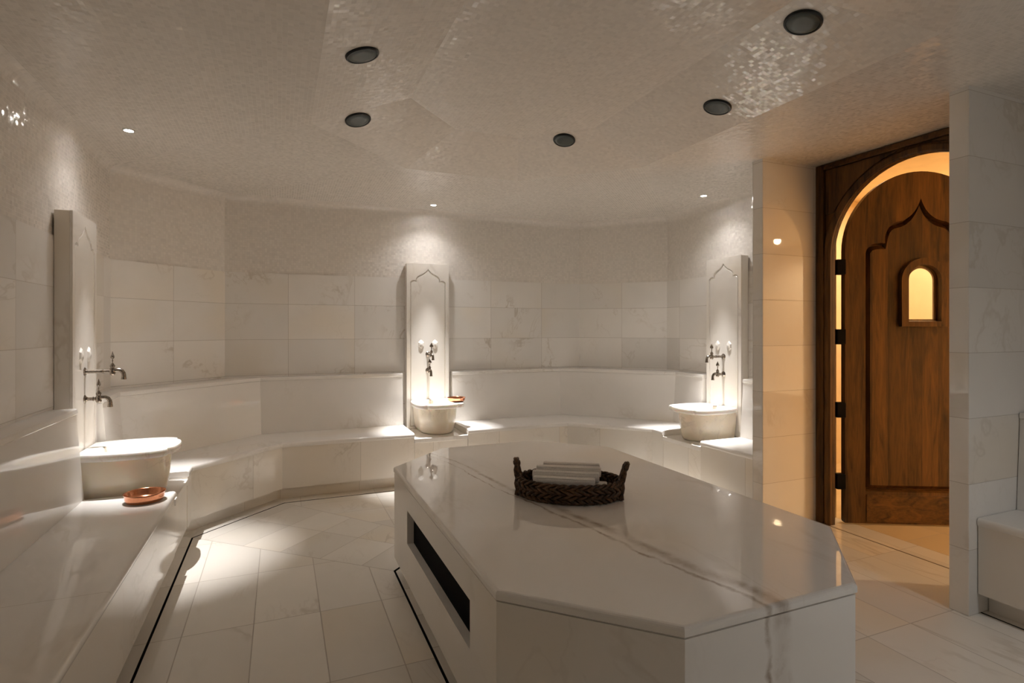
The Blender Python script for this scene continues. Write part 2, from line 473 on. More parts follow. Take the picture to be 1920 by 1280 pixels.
def sec_uv(pts, i, shift=.14):
    (a, b), c = SIDE[ORDER[i]]
    out = []
    for p in pts:
        d = a * p[0] + b * p[1] - c - DR[ORDER[i]] - shift
        u = -b * p[0] + a * p[1]
        cu = {'A': 3.02, 'C': 1.40, 'E': 2.4, 'G': 1.4}.get(ORDER[i])
        if cu is None:
            mid = [(dro[i][k] + dro[(i + 1) % 8][k]) / 2 for k in (0, 1)]
            cu_ = -b * mid[0] + a * mid[1] + .02
        else: cu_ = cu if ORDER[i] == 'A' else (-cu if ORDER[i] == 'E' else cu)
        out.append((u - cu_, d))
    return out
for i in range(8):
    j = (i + 1) % 8
    for q in ((wfl[i], wfl[j], dro[j], dro[i]), (dri[i], dri[j], to[j], to[i])):
        mb.poly(q, sec_uv(q, i))
mb.poly(ti)
for i in range(8):                                # mitre joints between the tile fields
    a, b = Vector(dri[i]), Vector(to[i]); t_ = (b - a).normalized(); n_ = Vector((-t_.y, t_.x, 0)) * .0022; up = Vector((0, 0, .0004))
    mb.poly([a - n_ + up, a + n_ + up, b + n_ + up, b - n_ + up], None, 1)
# the slot is closed across the entrance
xa, xb = 3.93 - DR['E'], 3.93 - DR['E'] - SL
q = ((xa, 1.72, 0), (xa, 3.10, 0), (xb, 3.10, 0), (xb, 1.72, 0)); mb.poly(q, sec_uv(q, 4))
bmf = mb.build('floor', [M_FLOOR, simple('floor_grout', (.40, .345, .29), .7)], merge=False, recalc=False)
struct(bmf)
for p in bmf.data.polygons:
    pass
def drain(name, loops, label):
    t = thing(name, (loops[0][0][0][0], loops[0][0][0][1], 0), label, 'drain')
    mb = MB()
    for outer, inner in loops:
        K = len(outer)
        for k in range(K - 1):
            a, b, c, d = outer[k], outer[k + 1], inner[k + 1], inner[k]
            lo = lambda p: (p[0], p[1], -.035)
            mb.poly([lo(a), lo(b), lo(c), lo(d)])
            mb.poly([(a[0], a[1], -.001), (b[0], b[1], -.001), lo(b), lo(a)])
            mb.poly([(d[0], d[1], -.001), (c[0], c[1], -.001), lo(c), lo(d)])
    mb.build('channel', M_DRAIN, t, recalc=False)
    return t
P2 = lambda ps: [(p[0], p[1]) for p in ps]
# ring index 0 is the H/A corner, 1 A/B, 2 B/C, 3 C/D, 4 D/E, 5 E/F ...
drain('floor_drain', [(P2([dro[0], dro[1], dro[2], dro[3], dro[4]]) + [(xa, 3.11)], P2([dri[0], dri[1], dri[2], dri[3], dri[4]]) + [(xb, 3.11)])],
      'long black slot drain in the floor along the foot of the left and back benches')
drain('floor_drain', [([(xa, 1.70)] + P2([dro[5], dro[6], dro[7], dro[0]]), [(xb, 1.70)] + P2([dri[5], dri[6], dri[7], dri[0]]))],
      'short black slot drain under the bench beside the right-hand marble pillar')
drain('floor_drain', [(P2(to + [to[0]]), P2(ti + [ti[0]]))], 'thin black slot drain round the foot of the octagonal table')

# ----------------------------------------------------------------- benches
dS = {'A': .61, 'B': (6.17 - 5.05) * R2, 'C': .63, 'D': (6.17 - 5.05) * R2, 'E': .60, 'K': .45}
dB = {'A': .16, 'B': (6.17 - 5.74) * R2, 'C': .12, 'D': (6.17 - 5.74) * R2, 'E': .15, 'K': .10}
dL = {'A': .125, 'B': (6.17 - 5.78) * R2, 'C': .09, 'D': (6.17 - 5.78) * R2, 'E': .115, 'K': .07}
def DD(s, kind, off):
    return ({'S': dS, 'B': dB, 'L': dL}[kind][s] if kind != 'W' else 0.0) + off
def sweep(mb, chain, start, end, prof, smooth_last=False):
    """profile points (kind, offset, z) swept along a chain of room sides; start/end are coordinates on the first/last side"""
    cols = []
    for kind, off, z in prof:
        pts = [on_side(chain[0], DD(chain[0], kind, off), start)]
        for a, b in zip(chain, chain[1:]):
            pts.append(isect(a, DD(a, kind, off), b, DD(b, kind, off)))
        pts.append(on_side(chain[-1], DD(chain[-1], kind, off), end))
        cols.append([(p[0], p[1], z) for p in pts])
    n = len(prof); k = len(cols[0])
    ids = [mb.add(c) for c in cols]
    for i in range(n):
        j = (i + 1) % n
        for a in range(k - 1):
            mb.face([ids[i][a], ids[i][a + 1], ids[j][a + 1], ids[j][a]])
    for a in (0, k - 1):
        f = [ids[i][a] for i in range(n)]
        mb.face(f if a == 0 else f[::-1])
SEAT = [('B', -.02, .452), ('S', -.004, .452), ('S', .0, .458), ('S', .0, .474), ('S', -.003, .483), ('S', -.009, .488), ('S', -.018, .49), ('B', -.02, .49)]
FACE = [('S', -.008, .451), ('S', -.008, .105), ('S', -.10, .105), ('S', -.10, .12), ('S', -.04, .12), ('S', -.04, .451)]
KICK = [('S', -.10, .104), ('S', -.10, .0), ('S', -.16, .0), ('S', -.16, .104)]
BACK = [('B', 0, .491), ('L', 0, .971), ('W', .013, .971), ('W', .013, .491)]
LEDGE = [('L', .002, .972), ('L', .006, .977), ('L', .006, .993), ('L', .003, 1.001), ('L', -.004, 1.005), ('W', .013, 1.005), ('W', .013, .972)]
def bench(chain, start, end, label, ledge=True):
    p = on_side(chain[0], dS[chain[0]], start)
    t = thing('marble_bench', (p[0], p[1], 0), label, 'bench', 'built-in marble benches round the walls')
    for nm, prof, mt in (('seat_slab', SEAT, M_BENCH), ('front_panel', FACE, M_FACADE), ('toe_kick', KICK, M_FACADE), ('backrest', BACK, M_BENCH), ('ledge', LEDGE, M_BENCH)):
        mb = MB(); sweep(mb, chain, start, end, prof)
        o = mb.build(nm, M_SEATA if (nm == 'seat_slab' and chain == 'A') else mt, t)
        if nm in ('seat_slab', 'ledge'):
            for pl in o.data.polygons: pl.use_smooth = True
            o.data.set_sharp_from_angle(angle=.6)
    ENDP = [('W', .02, .451), ('S', -.012, .451), ('S', -.012, .106), ('S', -.101, .106), ('S', -.101, 0), ('W', .02, 0)]
    for s_, a, q in ((chain[0], start, 1 if len(chain) > 1 or end > start else -1), (chain[-1], end, -1 if len(chain) == 1 and end > start else 1)):
        other = {'A': 1, 'C': 1, 'E': 1, 'K': 1}
        if len(chain) > 1: q = {('ABC', 0): 1, ('ABC', 1): -1, ('CDE', 0): 1, ('CDE', 1): 1}[(chain, 0 if a == start else 1)]
        mb = MB(); sweep(mb, s_, a + q * .0005, a + q * .02, ENDP); mb.build('end_panel', M_BENCH, t)
    return t
bench('A', .45, 3.82, 'long marble bench along the left wall, carrying a copper bowl at its far end')
bench('ABC', 4.32, 1.14, 'angled marble bench filling the back left corner between left and middle basins')
bench('CDE', 1.66, 4.31, 'angled marble bench filling the back right corner between middle and right basins')
bench('E', 3.795, 3.108, 'short marble bench between the right basin and the warm lit door pillar')
bench('K', 1.704, .75, 'marble bench end at the right edge, against the pillar right of the door')

# ----------------------------------------------------------------- fountains
def frame_fn(o, ex, ey):
    o = Vector(o); ex = Vector(ex); ey = Vector(ey)
    return lambda x, y, z: o + ex * x + ey * y + Vector((0, 0, z))
# local frame: x out of the wall, y along it, z up.  origin on the wall plane at the fountain centre
FOUNT = {
 'left':   (frame_fn((-1.18, 4.07, 0), (1, 0, 0), (0, -1, 0)), .61, 'left'),
 'middle': (frame_fn((1.40, 5.70, 0), (0, -1, 0), (-1, 0, 0)), .63, 'middle'),
 'right':  (frame_fn((3.93, 4.055, 0), (-1, 0, 0), (0, 1, 0)), .60, 'right')}
def arc(cx, cy, r, a0, a1, n, ry=None):
    ry = r if ry is None else ry
    return [(cx + r * math.cos(a0 + (a1 - a0) * k / n), cy + ry * math.sin(a0 + (a1 - a0) * k / n)) for k in range(n + 1)]
def bez(p0, p1, p2, p3, n):
    out = []
    for k in range(n + 1):
        t = k / n; s = 1 - t
        out.append(tuple(s**3 * a + 3 * s * s * t * b + 3 * s * t * t * c + t**3 * d for a, b, c, d in zip(p0, p1, p2, p3)))
    return out
def ogee_half(w, zb, dz=0.0):
    """right half outline of the carved ogee head, from bottom corner up to the peak"""
    pts = [(w, zb), (w, 1.925 + dz)]
    pts += bez((w, 1.925 + dz), (w - .008, 1.945 + dz), (w - .035, 1.958 + dz), (w - .062, 1.942 + dz), 7)[1:]
    pts += bez((w - .062, 1.942 + dz), (w - .054, 1.965 + dz), (w - .075, 1.992 + dz), (w - .10, 2.003 + dz), 7)[1:]
    pts += bez((w - .10, 2.003 + dz), (w - .135, 2.017 + dz), (.025, 2.030 + dz), (.0, 2.066 + dz * 1.3), 9)[1:]
    return pts
def ogee(w, zb, dz=0.0):
    h = ogee_half(w, zb, dz)
    return h + [(-x, z) for x, z in h[-2::-1]]
PT = .10            # panel thickness
def make_panel(fr, label):
    p0 = fr(0, 0, .44)
    t = thing('carved_panel', p0, label, 'carved panel', 'carved marble panels behind the basins')
    mb = MB(); mb.box((.013, -.22, .44), (PT - .014, .22, 2.12), fr); mb.build('back_slab', M_PANEL, t, bevel=.004)
    mb = MB()
    fo = lambda u, z, d: fr(d, u, z)
    outer = [(-.22, .44), (.22, .44), (.22, 2.12), (-.22, 2.12)]
    mb.plate(outer, [ogee(.184, .466, -.003)], PT - .014, PT, fo, holes1=[ogee(.187, .463, .001)])
    mb.build('carved_border', M_PANEL, t)
    mb = MB()
    lo_, hi_ = ogee(.181, .469, -.006), ogee(.174, .476, -.014)
    for k in range(len(lo_)):
        c_ = (k + 1) % len(lo_)
        mb.poly([fo(*lo_[k], PT - .013), fo(*lo_[c_], PT - .013), fo(*hi_[c_], PT - .003), fo(*hi_[k], PT - .003)])
    tr_ = tessellate_polygon([[Vector((p[0], p[1], 0)) for p in hi_]])
    ii = mb.add([fo(*p, PT - .003) for p in hi_])
    for t3 in tr_: mb.face([ii[k] for k in t3])
    mb.build('raised_field', M_PANEL, t)
    for sgn in (-1, 1):
        mb = MB()
        cy, cz = sgn * .073, 1.295
        hexa = [(0, .066), (.036, .030), (.036, -.030), (0, -.066), (-.036, -.030), (-.036, .030)]
        b = mb.add([fr(PT - .015, cy + a, cz + c) for a, c in hexa])
        tp = mb.add([fr(PT + .006, cy + a * .62, cz + c * .55) for a, c in hexa])
        ct = mb.add([fr(PT + .011, cy, cz)])
        for k in range(6):
            j = (k + 1) % 6
            mb.face([b[k], b[j], tp[j], tp[k]]); mb.face([tp[k], tp[j], ct[0]])
        mb.face(b)
        mb.build('medallion', M_PANEL, t)
    return t

def make_plinth(fr, ds, label, hw):
    t = thing('basin_plinth', fr(ds - .1, 0, 0), label, 'plinth', 'low marble plinths under the basins')
    mb = MB(); mb.box((PT + .002, -hw, .40), (ds - .004, hw, .44), fr); mb.build('top_slab', M_BENCH, t, bevel=.004)
    mb = MB(); mb.box((PT + .10, -hw, .105), (ds - .012, hw, .40), fr); mb.build('front_panel', M_FACADE, t, bevel=.002)
    mb = MB(); mb.box((PT + .12, -hw, .0), (ds - .10, hw, .105), fr); mb.build('toe_kick', M_FACADE, t)
    return t

def rim_outline(n=96):
    """kurna rim: x out of the wall 0..0.49, y half width .245, lobed front"""
    half = [(0.0, .20)]
    half += bez((0.0, .20), (.04, .212), (.09, .246), (.22, .246), 8)[1:]
    half += bez((.22, .246), (.33, .250), (.42, .235), (.452, .195), 10)[1:]
    half += bez((.452, .195), (.462, .178), (.452, .165), (.450, .150), 5)[1:]
    half += bez((.450, .150), (.482, .145), (.496, .08), (.50, .0), 9)[1:]
    return half + [(x, -y) for x, y in half[-2::-1]]
def make_basin(fr, label, dy=0.0):
    t = thing('wash_basin', fr(PT + .22, 0, .44), label, 'basin', 'carved marble wash basins')
    g = lambda x, y, z: fr(x + PT + .003, y + dy, z)
    out = rim_outline(); n = len(out)
    zt, th = .738, .046
    # inner cavity: oval that matches the outline by index (angle from centre)
    cx = .235
    def oval(rx, ry, p=2.0):
        r = []
        for x, y in out:
            a = math.atan2(y / .245, (x - cx) / .24)
            c, s = math.cos(a), math.sin(a)
            r.append((cx + rx * c, ry * s))
        return r
    def shr(k): return [(cx + (x - cx) * k, y * k) for x, y in out]
    rows = [[g(*p, zt - th) for p in shr(.93)], [g(*p, zt - th + .003) for p in shr(.97)], [g(*p, zt - th + .016) for p in shr(1.0)], [g(*p, zt - .012) for p in shr(1.0)],
            [g(*p, zt - .003) for p in shr(.985)], [g(*p, zt) for p in shr(.955)],
            [g(*p, zt) for p in oval(.188, .188)], [g(*p, zt - .006) for p in oval(.178, .178)], [g(*p, zt - .06) for p in oval(.166, .166)],
            [g(*p, zt - .13) for p in oval(.14, .14)], [g(*p, zt - .17) for p in oval(.08, .08)], [g(*p, zt - .18) for p in oval(.01, .01)]]
    mb = MB(); mb.grid(rows, close_u=True, cap0=False, cap1=True)
    # underside of the rim down to the bowl top
    def ubody(k, ky=None, x1=.445):
        """U-shaped plan, straight sides at the wall, round front"""
        pts = []
        hw = .192 * (ky or k); L = x1 * k
        r = []
        for i in range(13): r.append((0.0 + (L - .21) * i / 12, hw))
        for i in range(1, 24):
            a = PI / 2 - PI * i / 24
            r.append((L - .21 + .21 * math.cos(a), hw * math.sin(a)))
        for i in range(13): r.append((L - .21 - (L - .21) * i / 12, -hw))
        return r
    mb.poly([g(*p, zt - th) for p in shr(.93)][::-1])
    mb.build('rim', M_RIM, t, autosmooth=.7)
    mb = MB()
    prof = [(.60, .440), (.78, .442), (.83, .450), (.875, .475), (.91, .51), (.945, .56), (.97, .61), (.985, .66), (.99, zt - th + .002)]
    rows = [[g(.004 + p[0], p[1], z) for p in ubody(1.0, k, .445 * (.55 + .45 * k))] for k, z in prof]
    mb.grid(rows, close_u=True, cap0=True, cap1=True)
    mb.build('bowl', M_BASIN, t, autosmooth=.8)
    return t

def make_tap(fr, z, L, dy, label):
    o = fr(PT - .014, dy, z)
    t = thing('wall_tap', o, label, 'tap', 'aged metal taps above the basins')
    f = lambda x, y, zz: fr(PT - .014 + x, dy + y, z + zz)
    fx = lambda a, b, c: f(c, a, b)               # lathe axis along x
    mb = MB(); mb.lathe([(.020, 0), (.029, .003), (.029, .008), (.024, .014), (.015, .019), (.012, .026)], 20, fx); mb.build('flange', M_NICKEL, t, autosmooth=.6)
    mb = MB(); mb.lathe([(.0105, .02), (.0105, L * .62), (.0135, L * .64), (.0135, L * .68), (.0105, L * .70), (.0105, L - .008), (.013, L - .006), (.013, L)], 14, fx); mb.build('pipe', M_NICKEL, t, autosmooth=.6)
    fv = lambda a, b, c: f(L + a, b, c)
    mb = MB(); mb.lathe([(.006, -.026), (.012, -.022), (.016, -.014), (.017, .0), (.015, .014), (.011, .022), (.014, .028), (.014, .034), (.008, .042), (.006, .048)], 18, fv); mb.build('valve_body', M_NICKEL, t, autosmooth=.7)
    path = [(L + .004, 0, 0), (L + .018, 0, .006), (L + .034, 0, .007), (L + .048, 0, .0), (L + .056, 0, -.014), (L + .058, 0, -.028), (L + .058, 0, -.046)]
    mb = MB(); mb.tube([f(*p) for p in path], [.012, .012, .0115, .0115, .0115, .012, .0135], 14)
    mb.tube([f(L + .058, 0, -.046), f(L + .058, 0, -.052)], [.0145, .0145], 14)
    mb.build('spout', M_NICKEL, t, autosmooth=.8)
    mb = MB(); mb.lathe([(.0045, .046), (.0045, .060), (.009, .063), (.0045, .067), (.005, .072), (.018, .080), (.020, .086), (.015, .097), (.007, .108), (.002, .119), (.0008, .121)], 16, fv, sx=.5); mb.build('handle', M_NICKEL, t, autosmooth=.7)
    return t

for key, (fr, ds, where) in FOUNT.items():
    make_panel(fr, {'left': 'tall carved marble panel on the left wall, with ogee head and two medallions',
                    'middle': 'tall carved marble panel on the back wall, with ogee head and two medallions',
                    'right': 'tall carved marble panel near the warm lit pillar, with ogee head and two medallions'}[key])
    make_plinth(fr, ds, {'left': 'low marble plinth in the bench gap under the left basin',
                         'middle': 'low marble plinth in the bench gap under the middle basin',
                         'right': 'low marble plinth in the bench gap under the right basin'}[key], {'left': .248, 'middle': .258, 'right': .2555}[key])
    make_basin(fr, {'left': 'brightly lit marble basin on the left, behind a copper bowl on the bench',
                    'middle': 'small marble basin at the back wall with a copper bowl on its rim',
                    'right': 'marble basin at the right with a pointed lobed rim and no bowl'}[key], {'left': .02, 'middle': -.03, 'right': .02}[key])
    make_tap(fr, 1.195, .150, 0.0, {'left': 'upper, longer metal tap over the left basin', 'middle': 'upper, longer metal tap over the middle basin', 'right': 'upper, longer metal tap over the right basin'}[key])
    make_tap(fr, 1.030, .080, 0.0, {'left': 'lower, shorter metal tap over the left basin', 'middle': 'lower, shorter metal tap over the middle basin', 'right': 'lower, shorter metal tap over the right basin'}[key])

# copper bowls
def bowl(loc, R, H, r0, label):
    t = thing('copper_bowl', loc, label, 'bowl', 'hammered copper bath bowls')
    f = lambda x, y, z: (loc[0] + x, loc[1] + y, loc[2] + z)
    mb = MB()
    mb.lathe([(r0 * .3, .006), (r0, .001), (r0 + .008, .003), (R * .955, H * .45), (R - .003, H * .85), (R + .001, H * .94), (R + .003, H), (R - .001, H), (R - .004, H * .93), (R * .925, H * .47), (r0 + .002, .009), (r0 * .9, .007), (r0 * .28, .010)], 48, f)
    mb.build('bowl_wall', M_COPPER, t, autosmooth=.9)
    mb = MB()
    mb.lathe([(r0 * .31, .0065), (r0 * .31, .012), (r0 * .2, .016), (.001, .018)], 24, f)
    mb.build('centre_boss', M_COPPER, t, autosmooth=.8)
    return t
bowl((-.70, 3.665, .490), .100, .050, .080, 'copper bowl on the left bench in front of the brightly lit basin')
bowl((1.60, 5.27, .738), .090, .042, .062, 'small copper bowl on the rim of the back wall basin')

# ----------------------------------------------------------------- octagonal table
tb = thing('octagonal_table', (1.381, 2.5, 0), 'large octagonal polished marble heated table in the middle of the floor', 'table')
def oct2(ins, z): return octa(TB[0] + ins, TB[1] - ins, TB[2] + ins, TB[3] - ins, TB[4] - .5858 * ins, z)
mb = MB()
rows = [oct2(.006, .592), oct2(.0, .596), oct2(0.0, .613), oct2(.002, .619), oct2(.006, .623), oct2(.012, .625)]
mb.grid(rows, close_u=True, cap0=True, cap1=True, smooth=False)
o = mb.build('top_slab', M_TABLE, tb)
# body with the recess in the left face
mb = MB()
b0 = octa(TB[0] + .004, TB[1] - .004, TB[2] + .004, TB[3] - .004, TB[4], .085); b1 = octa(TB[0] + .004, TB[1] - .004, TB[2] + .004, TB[3] - .004, TB[4], .588)
for i in range(1, 8):
    j = (i + 1) % 8
    mb.poly([b0[i], b0[j], b1[j], b1[i]])
ny0, ny1, nz0, nz1, nd = 1.914, 2.99, .293, .472, .036
fx = lambda u, v, d: (TB[0] + .004 + d, u, v)
y0, y1 = b0[0][1], b0[1][1]
outer = [(y0, .085), (y1, .085), (y1, .588), (y0, .588)]; hole = [(ny0, nz0), (ny1, nz0), (ny1, nz1), (ny0, nz1)]
tris = tessellate_polygon([[Vector((p[0], p[1], 0)) for p in L] for L in (outer, hole)])
ids = mb.add([fx(p[0], p[1], 0) for p in outer + hole])
for t3 in tris: mb.face([ids[k] for k in t3])
for k in range(4):
    a, b = hole[k], hole[(k + 1) % 4]
    mb.poly([fx(*a, 0), fx(*b, 0), fx(*b, nd), fx(*a, nd)])
mb.poly(b0); mb.poly(b1)
mb.build('body', M_TABLE, tb)
mb = MB(); mb.box((TB[0] + .004 + nd, ny0 - .004, nz0 - .004), (TB[0] + .004 + nd + .02, ny1 + .004, nz1 + .004)); o = mb.build('recess_panel', M_BLACK, tb); o['label'] = 'black recessed panel'
mb = MB(); pl0 = oct2(.10, 0.0); pl1 = oct2(.10, .086); mb.grid([pl0, pl1], close_u=True, smooth=False, cap0=True, cap1=True); mb.build('toe_kick', M_TABLE, tb)
mb = MB(); sh0 = oct2(.012, .587); sh1 = oct2(.012, .593); mb.grid([sh0, sh1], close_u=True, smooth=False, cap0=True, cap1=True); mb.build('shadow_joint', M_TABLE, tb)

# ----------------------------------------------------------------- basket with towels
BC = Vector((1.318, 2.435, .625)); BA = math.atan2(-.536, .844)
bfr = lambda x, y, z: BC + Vector((math.cos(BA) * x - math.sin(BA) * y, math.sin(BA) * x + math.cos(BA) * y, z))
bk = thing('wicker_basket', tuple(BC), 'oval dark brown woven basket with two end handles on the table', 'basket')
def braid(mb, rx, ry, z, r, turns, ph, nseg=220):
    for s in range(3):
        pts = []
        for k in range(nseg):
            a = 2 * PI * k / nseg; w = turns * a + 2 * PI * s / 3 + ph
            rr = r * .62 * math.cos(w); zz = r * .75 * math.sin(w)
            pts.append(bfr((rx + rr) * math.cos(a), (ry + rr) * math.sin(a), z + zz))
        mb.tube(pts, r * .56, 7, closed=True)
mb = MB()
RX, RY = .238, .148
for k, (dx, z) in enumerate(((0, .0205), (.007, .043), (.012, .065), (.014, .085))):
    braid(mb, RX + dx, RY + dx, z, .0150 if k < 3 else .0125, 13 if k % 2 else -13, k * 1.3)
mb.build('woven_wall', M_WICK, bk)
mb = MB()
rows = [[bfr(RX * s * math.cos(2 * PI * k / 48), RY * s * math.sin(2 * PI * k / 48), z) for k in range(48)] for s, z in ((1.0, .003), (1.0, .012), (.7, .010), (.3, .012), (.02, .011))]
mb.grid(rows, close_u=True, cap0=True, cap1=True); mb.build('woven_base', M_WICK, bk)
for sgn in (-1, 1):
    mb = MB()
    x = sgn * (RX + .014)
    lean = .012 if sgn < 0 else .030
    hw = .034
    path = []
    for k in range(6): path.append((x + sgn * (lean * .25 * k / 5), -hw, .004 + .095 * k / 5))
    for k in range(1, 12):
        a = PI - PI * k / 12
        path.append((x + sgn * (lean * (.25 + .75 * math.sin(PI * k / 12))), hw * math.cos(a), .10 + .072 * math.sin(a) ** .7))
    for k in range(6): path.append((x + sgn * (lean * .25 * (1 - k / 5)), hw, .099 - .095 * k / 5))
    for s in range(2):
        pts = []
        for k, p in enumerate(path):
            w = k * 1.1 + s * PI
            pts.append(bfr(p[0] + .006 * math.cos(w), p[1], p[2] + .004 * math.sin(w)))
        mb.tube(pts, .0095, 8)
    mb.build('handle', M_WICK, bk, autosmooth=1.0)

def towel(cx, cy, cz, L, ry, rz, label, yaw=0.0, pitch=0.0, seed=0):
    rnd = random.Random(seed)
    c = bfr(cx, cy, cz)
    t = thing('rolled_towel', tuple(c), label, 'towel', 'white towels rolled in the basket')
    cs, sn = math.cos(yaw), math.sin(yaw)
    def f(x, y, z): return bfr(cx + cs * x - sn * y, cy + sn * x + cs * y, cz + z + pitch * x)
    n = 40; rows = []
    def loop(x, k, ph=0.0):
        r = []
        for i in range(n):
            a = 2 * PI * i / n
            bulge = 1 + .02 * math.sin(3 * a + seed) 
            e = .8
            c_, s_ = math.cos(a), math.sin(a)
            r.append(f(x, ry * k * bulge * math.copysign(abs(c_) ** e, c_), rz * k * bulge * math.copysign(abs(s_) ** e, s_)))
        return r
    h = L / 2
    # rolled end: concentric folds of cloth, then the body
    ks = [.08, .2, .24, .42, .46, .64, .68, .86, .93, 1.0]
    xs = [-.006, -.004, .003, .002, -.005, -.004, .003, .003, .001, -.004]
    for k, x in zip(ks, xs): rows.append(loop(-h + .004 - x * .9, k))
    for q in range(1, 8):
        rows.append(loop(-h + L * q / 8, 1.0 + rnd.uniform(-.012, .012)))
    for k, x in list(zip(ks, xs))[::-1]: rows.append(loop(h - .004 + x * .9, k))
    mb = MB(); mb.grid(rows, close_u=True, cap0=True, cap1=True)
    # loose outer flap edge running along the roll
    mb.tube([f(-h + .006 + (L - .012) * q / 10, -ry * .74, rz * .70 + .002) for q in range(11)], .0032, 6)
    mb.build('cloth_roll', M_TOWEL, t, autosmooth=1.1)
    return t
tw = [(-.018, -.068, .088, .300, .0280, .024, 'front rolled towel with a spiral end showing at the basket right'),
      (-.014, -.011, .102, .330, .0280, .024, 'second rolled towel from the front in the basket'),
      (-.004, .046, .114, .325, .0280, .024, 'third rolled towel from the front in the basket'),
      (.006, .099, .121, .290, .0240, .022, 'rearmost rolled towel in the basket')]
for k, a in enumerate(tw): towel(*a, yaw=.02 * (k - 1), seed=k)
lo = [(.016, -.058, .0390, .280, .0320, .0240, 'lower towel under the two front rolls in the basket'),
      (.028, .008, .0460, .320, .0320, .0310, 'lower towel under the middle rolls in the basket'),
      (.020, .068, .0560, .240, .0260, .0410, 'lower towel under the rearmost roll in the basket')]
for k, a in enumerate(lo): towel(*a, yaw=-.02, seed=10 + k)

# ----------------------------------------------------------------- door, frame and corridor
SPZ = 1.985; OC = 2.31; OR = .583
dfr = thing('door_frame', (3.77, 2.31, 0), 'dark carved wooden door frame with a round arched opening', 'door frame')
ff = lambda u, v, d: (3.80 - d, u, v)        # d grows towards the room
def arch(c, r, zs, zb, n=28, rz=None):
    return [(c + r, zb)] + arc(c, zs, r, 0, PI, n, ry=rz) + [(c - r, zb)]
YL, YR = 3.005, 1.60
outer = [(YR, 0.0), (YL, 0.0), (YL, 2.676), (YR, 2.676)]
def plate_notch(mb, outer_top, c, r, zs, d0, d1, fr, y_lo, y_hi, n=28):
    """arched board reaching the floor: a single outline without hole"""
    ol = [(y_hi, 0.0), (y_hi, outer_top), (y_lo, outer_top), (y_lo, 0.0), (c - r, 0.0)] + arc(c, zs, r, PI, 0, n) + [(c + r, 0.0)]
    mb.plate(ol, [], d0, d1, fr)
mb = MB(); plate_notch(mb, 2.676, OC, OR, SPZ, 0, .030, ff, YR, YL); mb.build('backing_board', M_WOODV, dfr)
# border boards
mb = MB(); mb.box((0, YL - .062, 0), (.062, YL, 2.676), lambda x, y, z: (3.80 - x, y, z)); mb.build('border_board', M_WOODV, dfr, bevel=.004)
mb = MB(); mb.box((0, YR, 0), (.062, YR + .05, 2.676), lambda x, y, z: (3.80 - x, y, z)); mb.build('border_board', M_WOODV, dfr, bevel=.004)
mb = MB(); mb.box((.031, YR + .051, 2.635), (.060, YL - .063, 2.675), lambda x, y, z: (3.80 - x, y, z)); mb.build('border_board', M_WOODH, dfr, bevel=.004)
# raised arch moulding
def ring_band(mb, c, zs, r0, r1, zb, d0, d1, fr, n=40):
    a = [(c + r0, zb)] + arc(c, zs, r0, 0, PI, n) + [(c - r0, zb)]
    b = [(c + r1, zb)] + arc(c, zs, r1, 0, PI, n) + [(c - r1, zb)]
    rows = []
    for (p, q) in zip(a, b):
        m1 = (p[0] * .8 + q[0] * .2, p[1] * .8 + q[1] * .2); m2 = (p[0] * .25 + q[0] * .75, p[1] * .25 + q[1] * .75)
        rows.append([fr(*p, d0), fr(*p, d1 - .008), fr(*m1, d1), fr(*m2, d1), fr(*q, d1 - .008), fr(*q, d0)])
    mb.grid(rows, close_u=True, smooth=False, cap0=True, cap1=True)
mb = MB(); ring_band(mb, OC, SPZ, OR + .001, OR + .056, 0.0, .028, .056, ff); mb.build('arch_moulding', M_WOODV, dfr, autosmooth=.5)
# spandrel panels with a sunk carved field
for sgn in (-1, 1):
    mb = MB()
    e = (YL - .066) if sgn > 0 else (YR + .054)
    pts = [(e, 2.630)]
    a0 = math.acos(min(1, (abs(e - OC)) / (OR + .10))) if abs(e - OC) < OR + .10 else .05
    aa = arc(OC, SPZ, OR + .066, .52, PI / 2 - .18, 14)
    if sgn < 0: aa = [(2 * OC - x, z) for x, z in aa]
    pts = [(e, aa[0][1])] + aa + [(aa[-1][0], 2.630), (e, 2.630)]
    pts = [(min(p[0], e) if sgn > 0 else max(p[0], e), min(p[1], 2.63)) for p in pts]
    mb.plate(pts, [], .029, .040, ff); mb.build('spandrel_panel', M_WOODV, dfr)

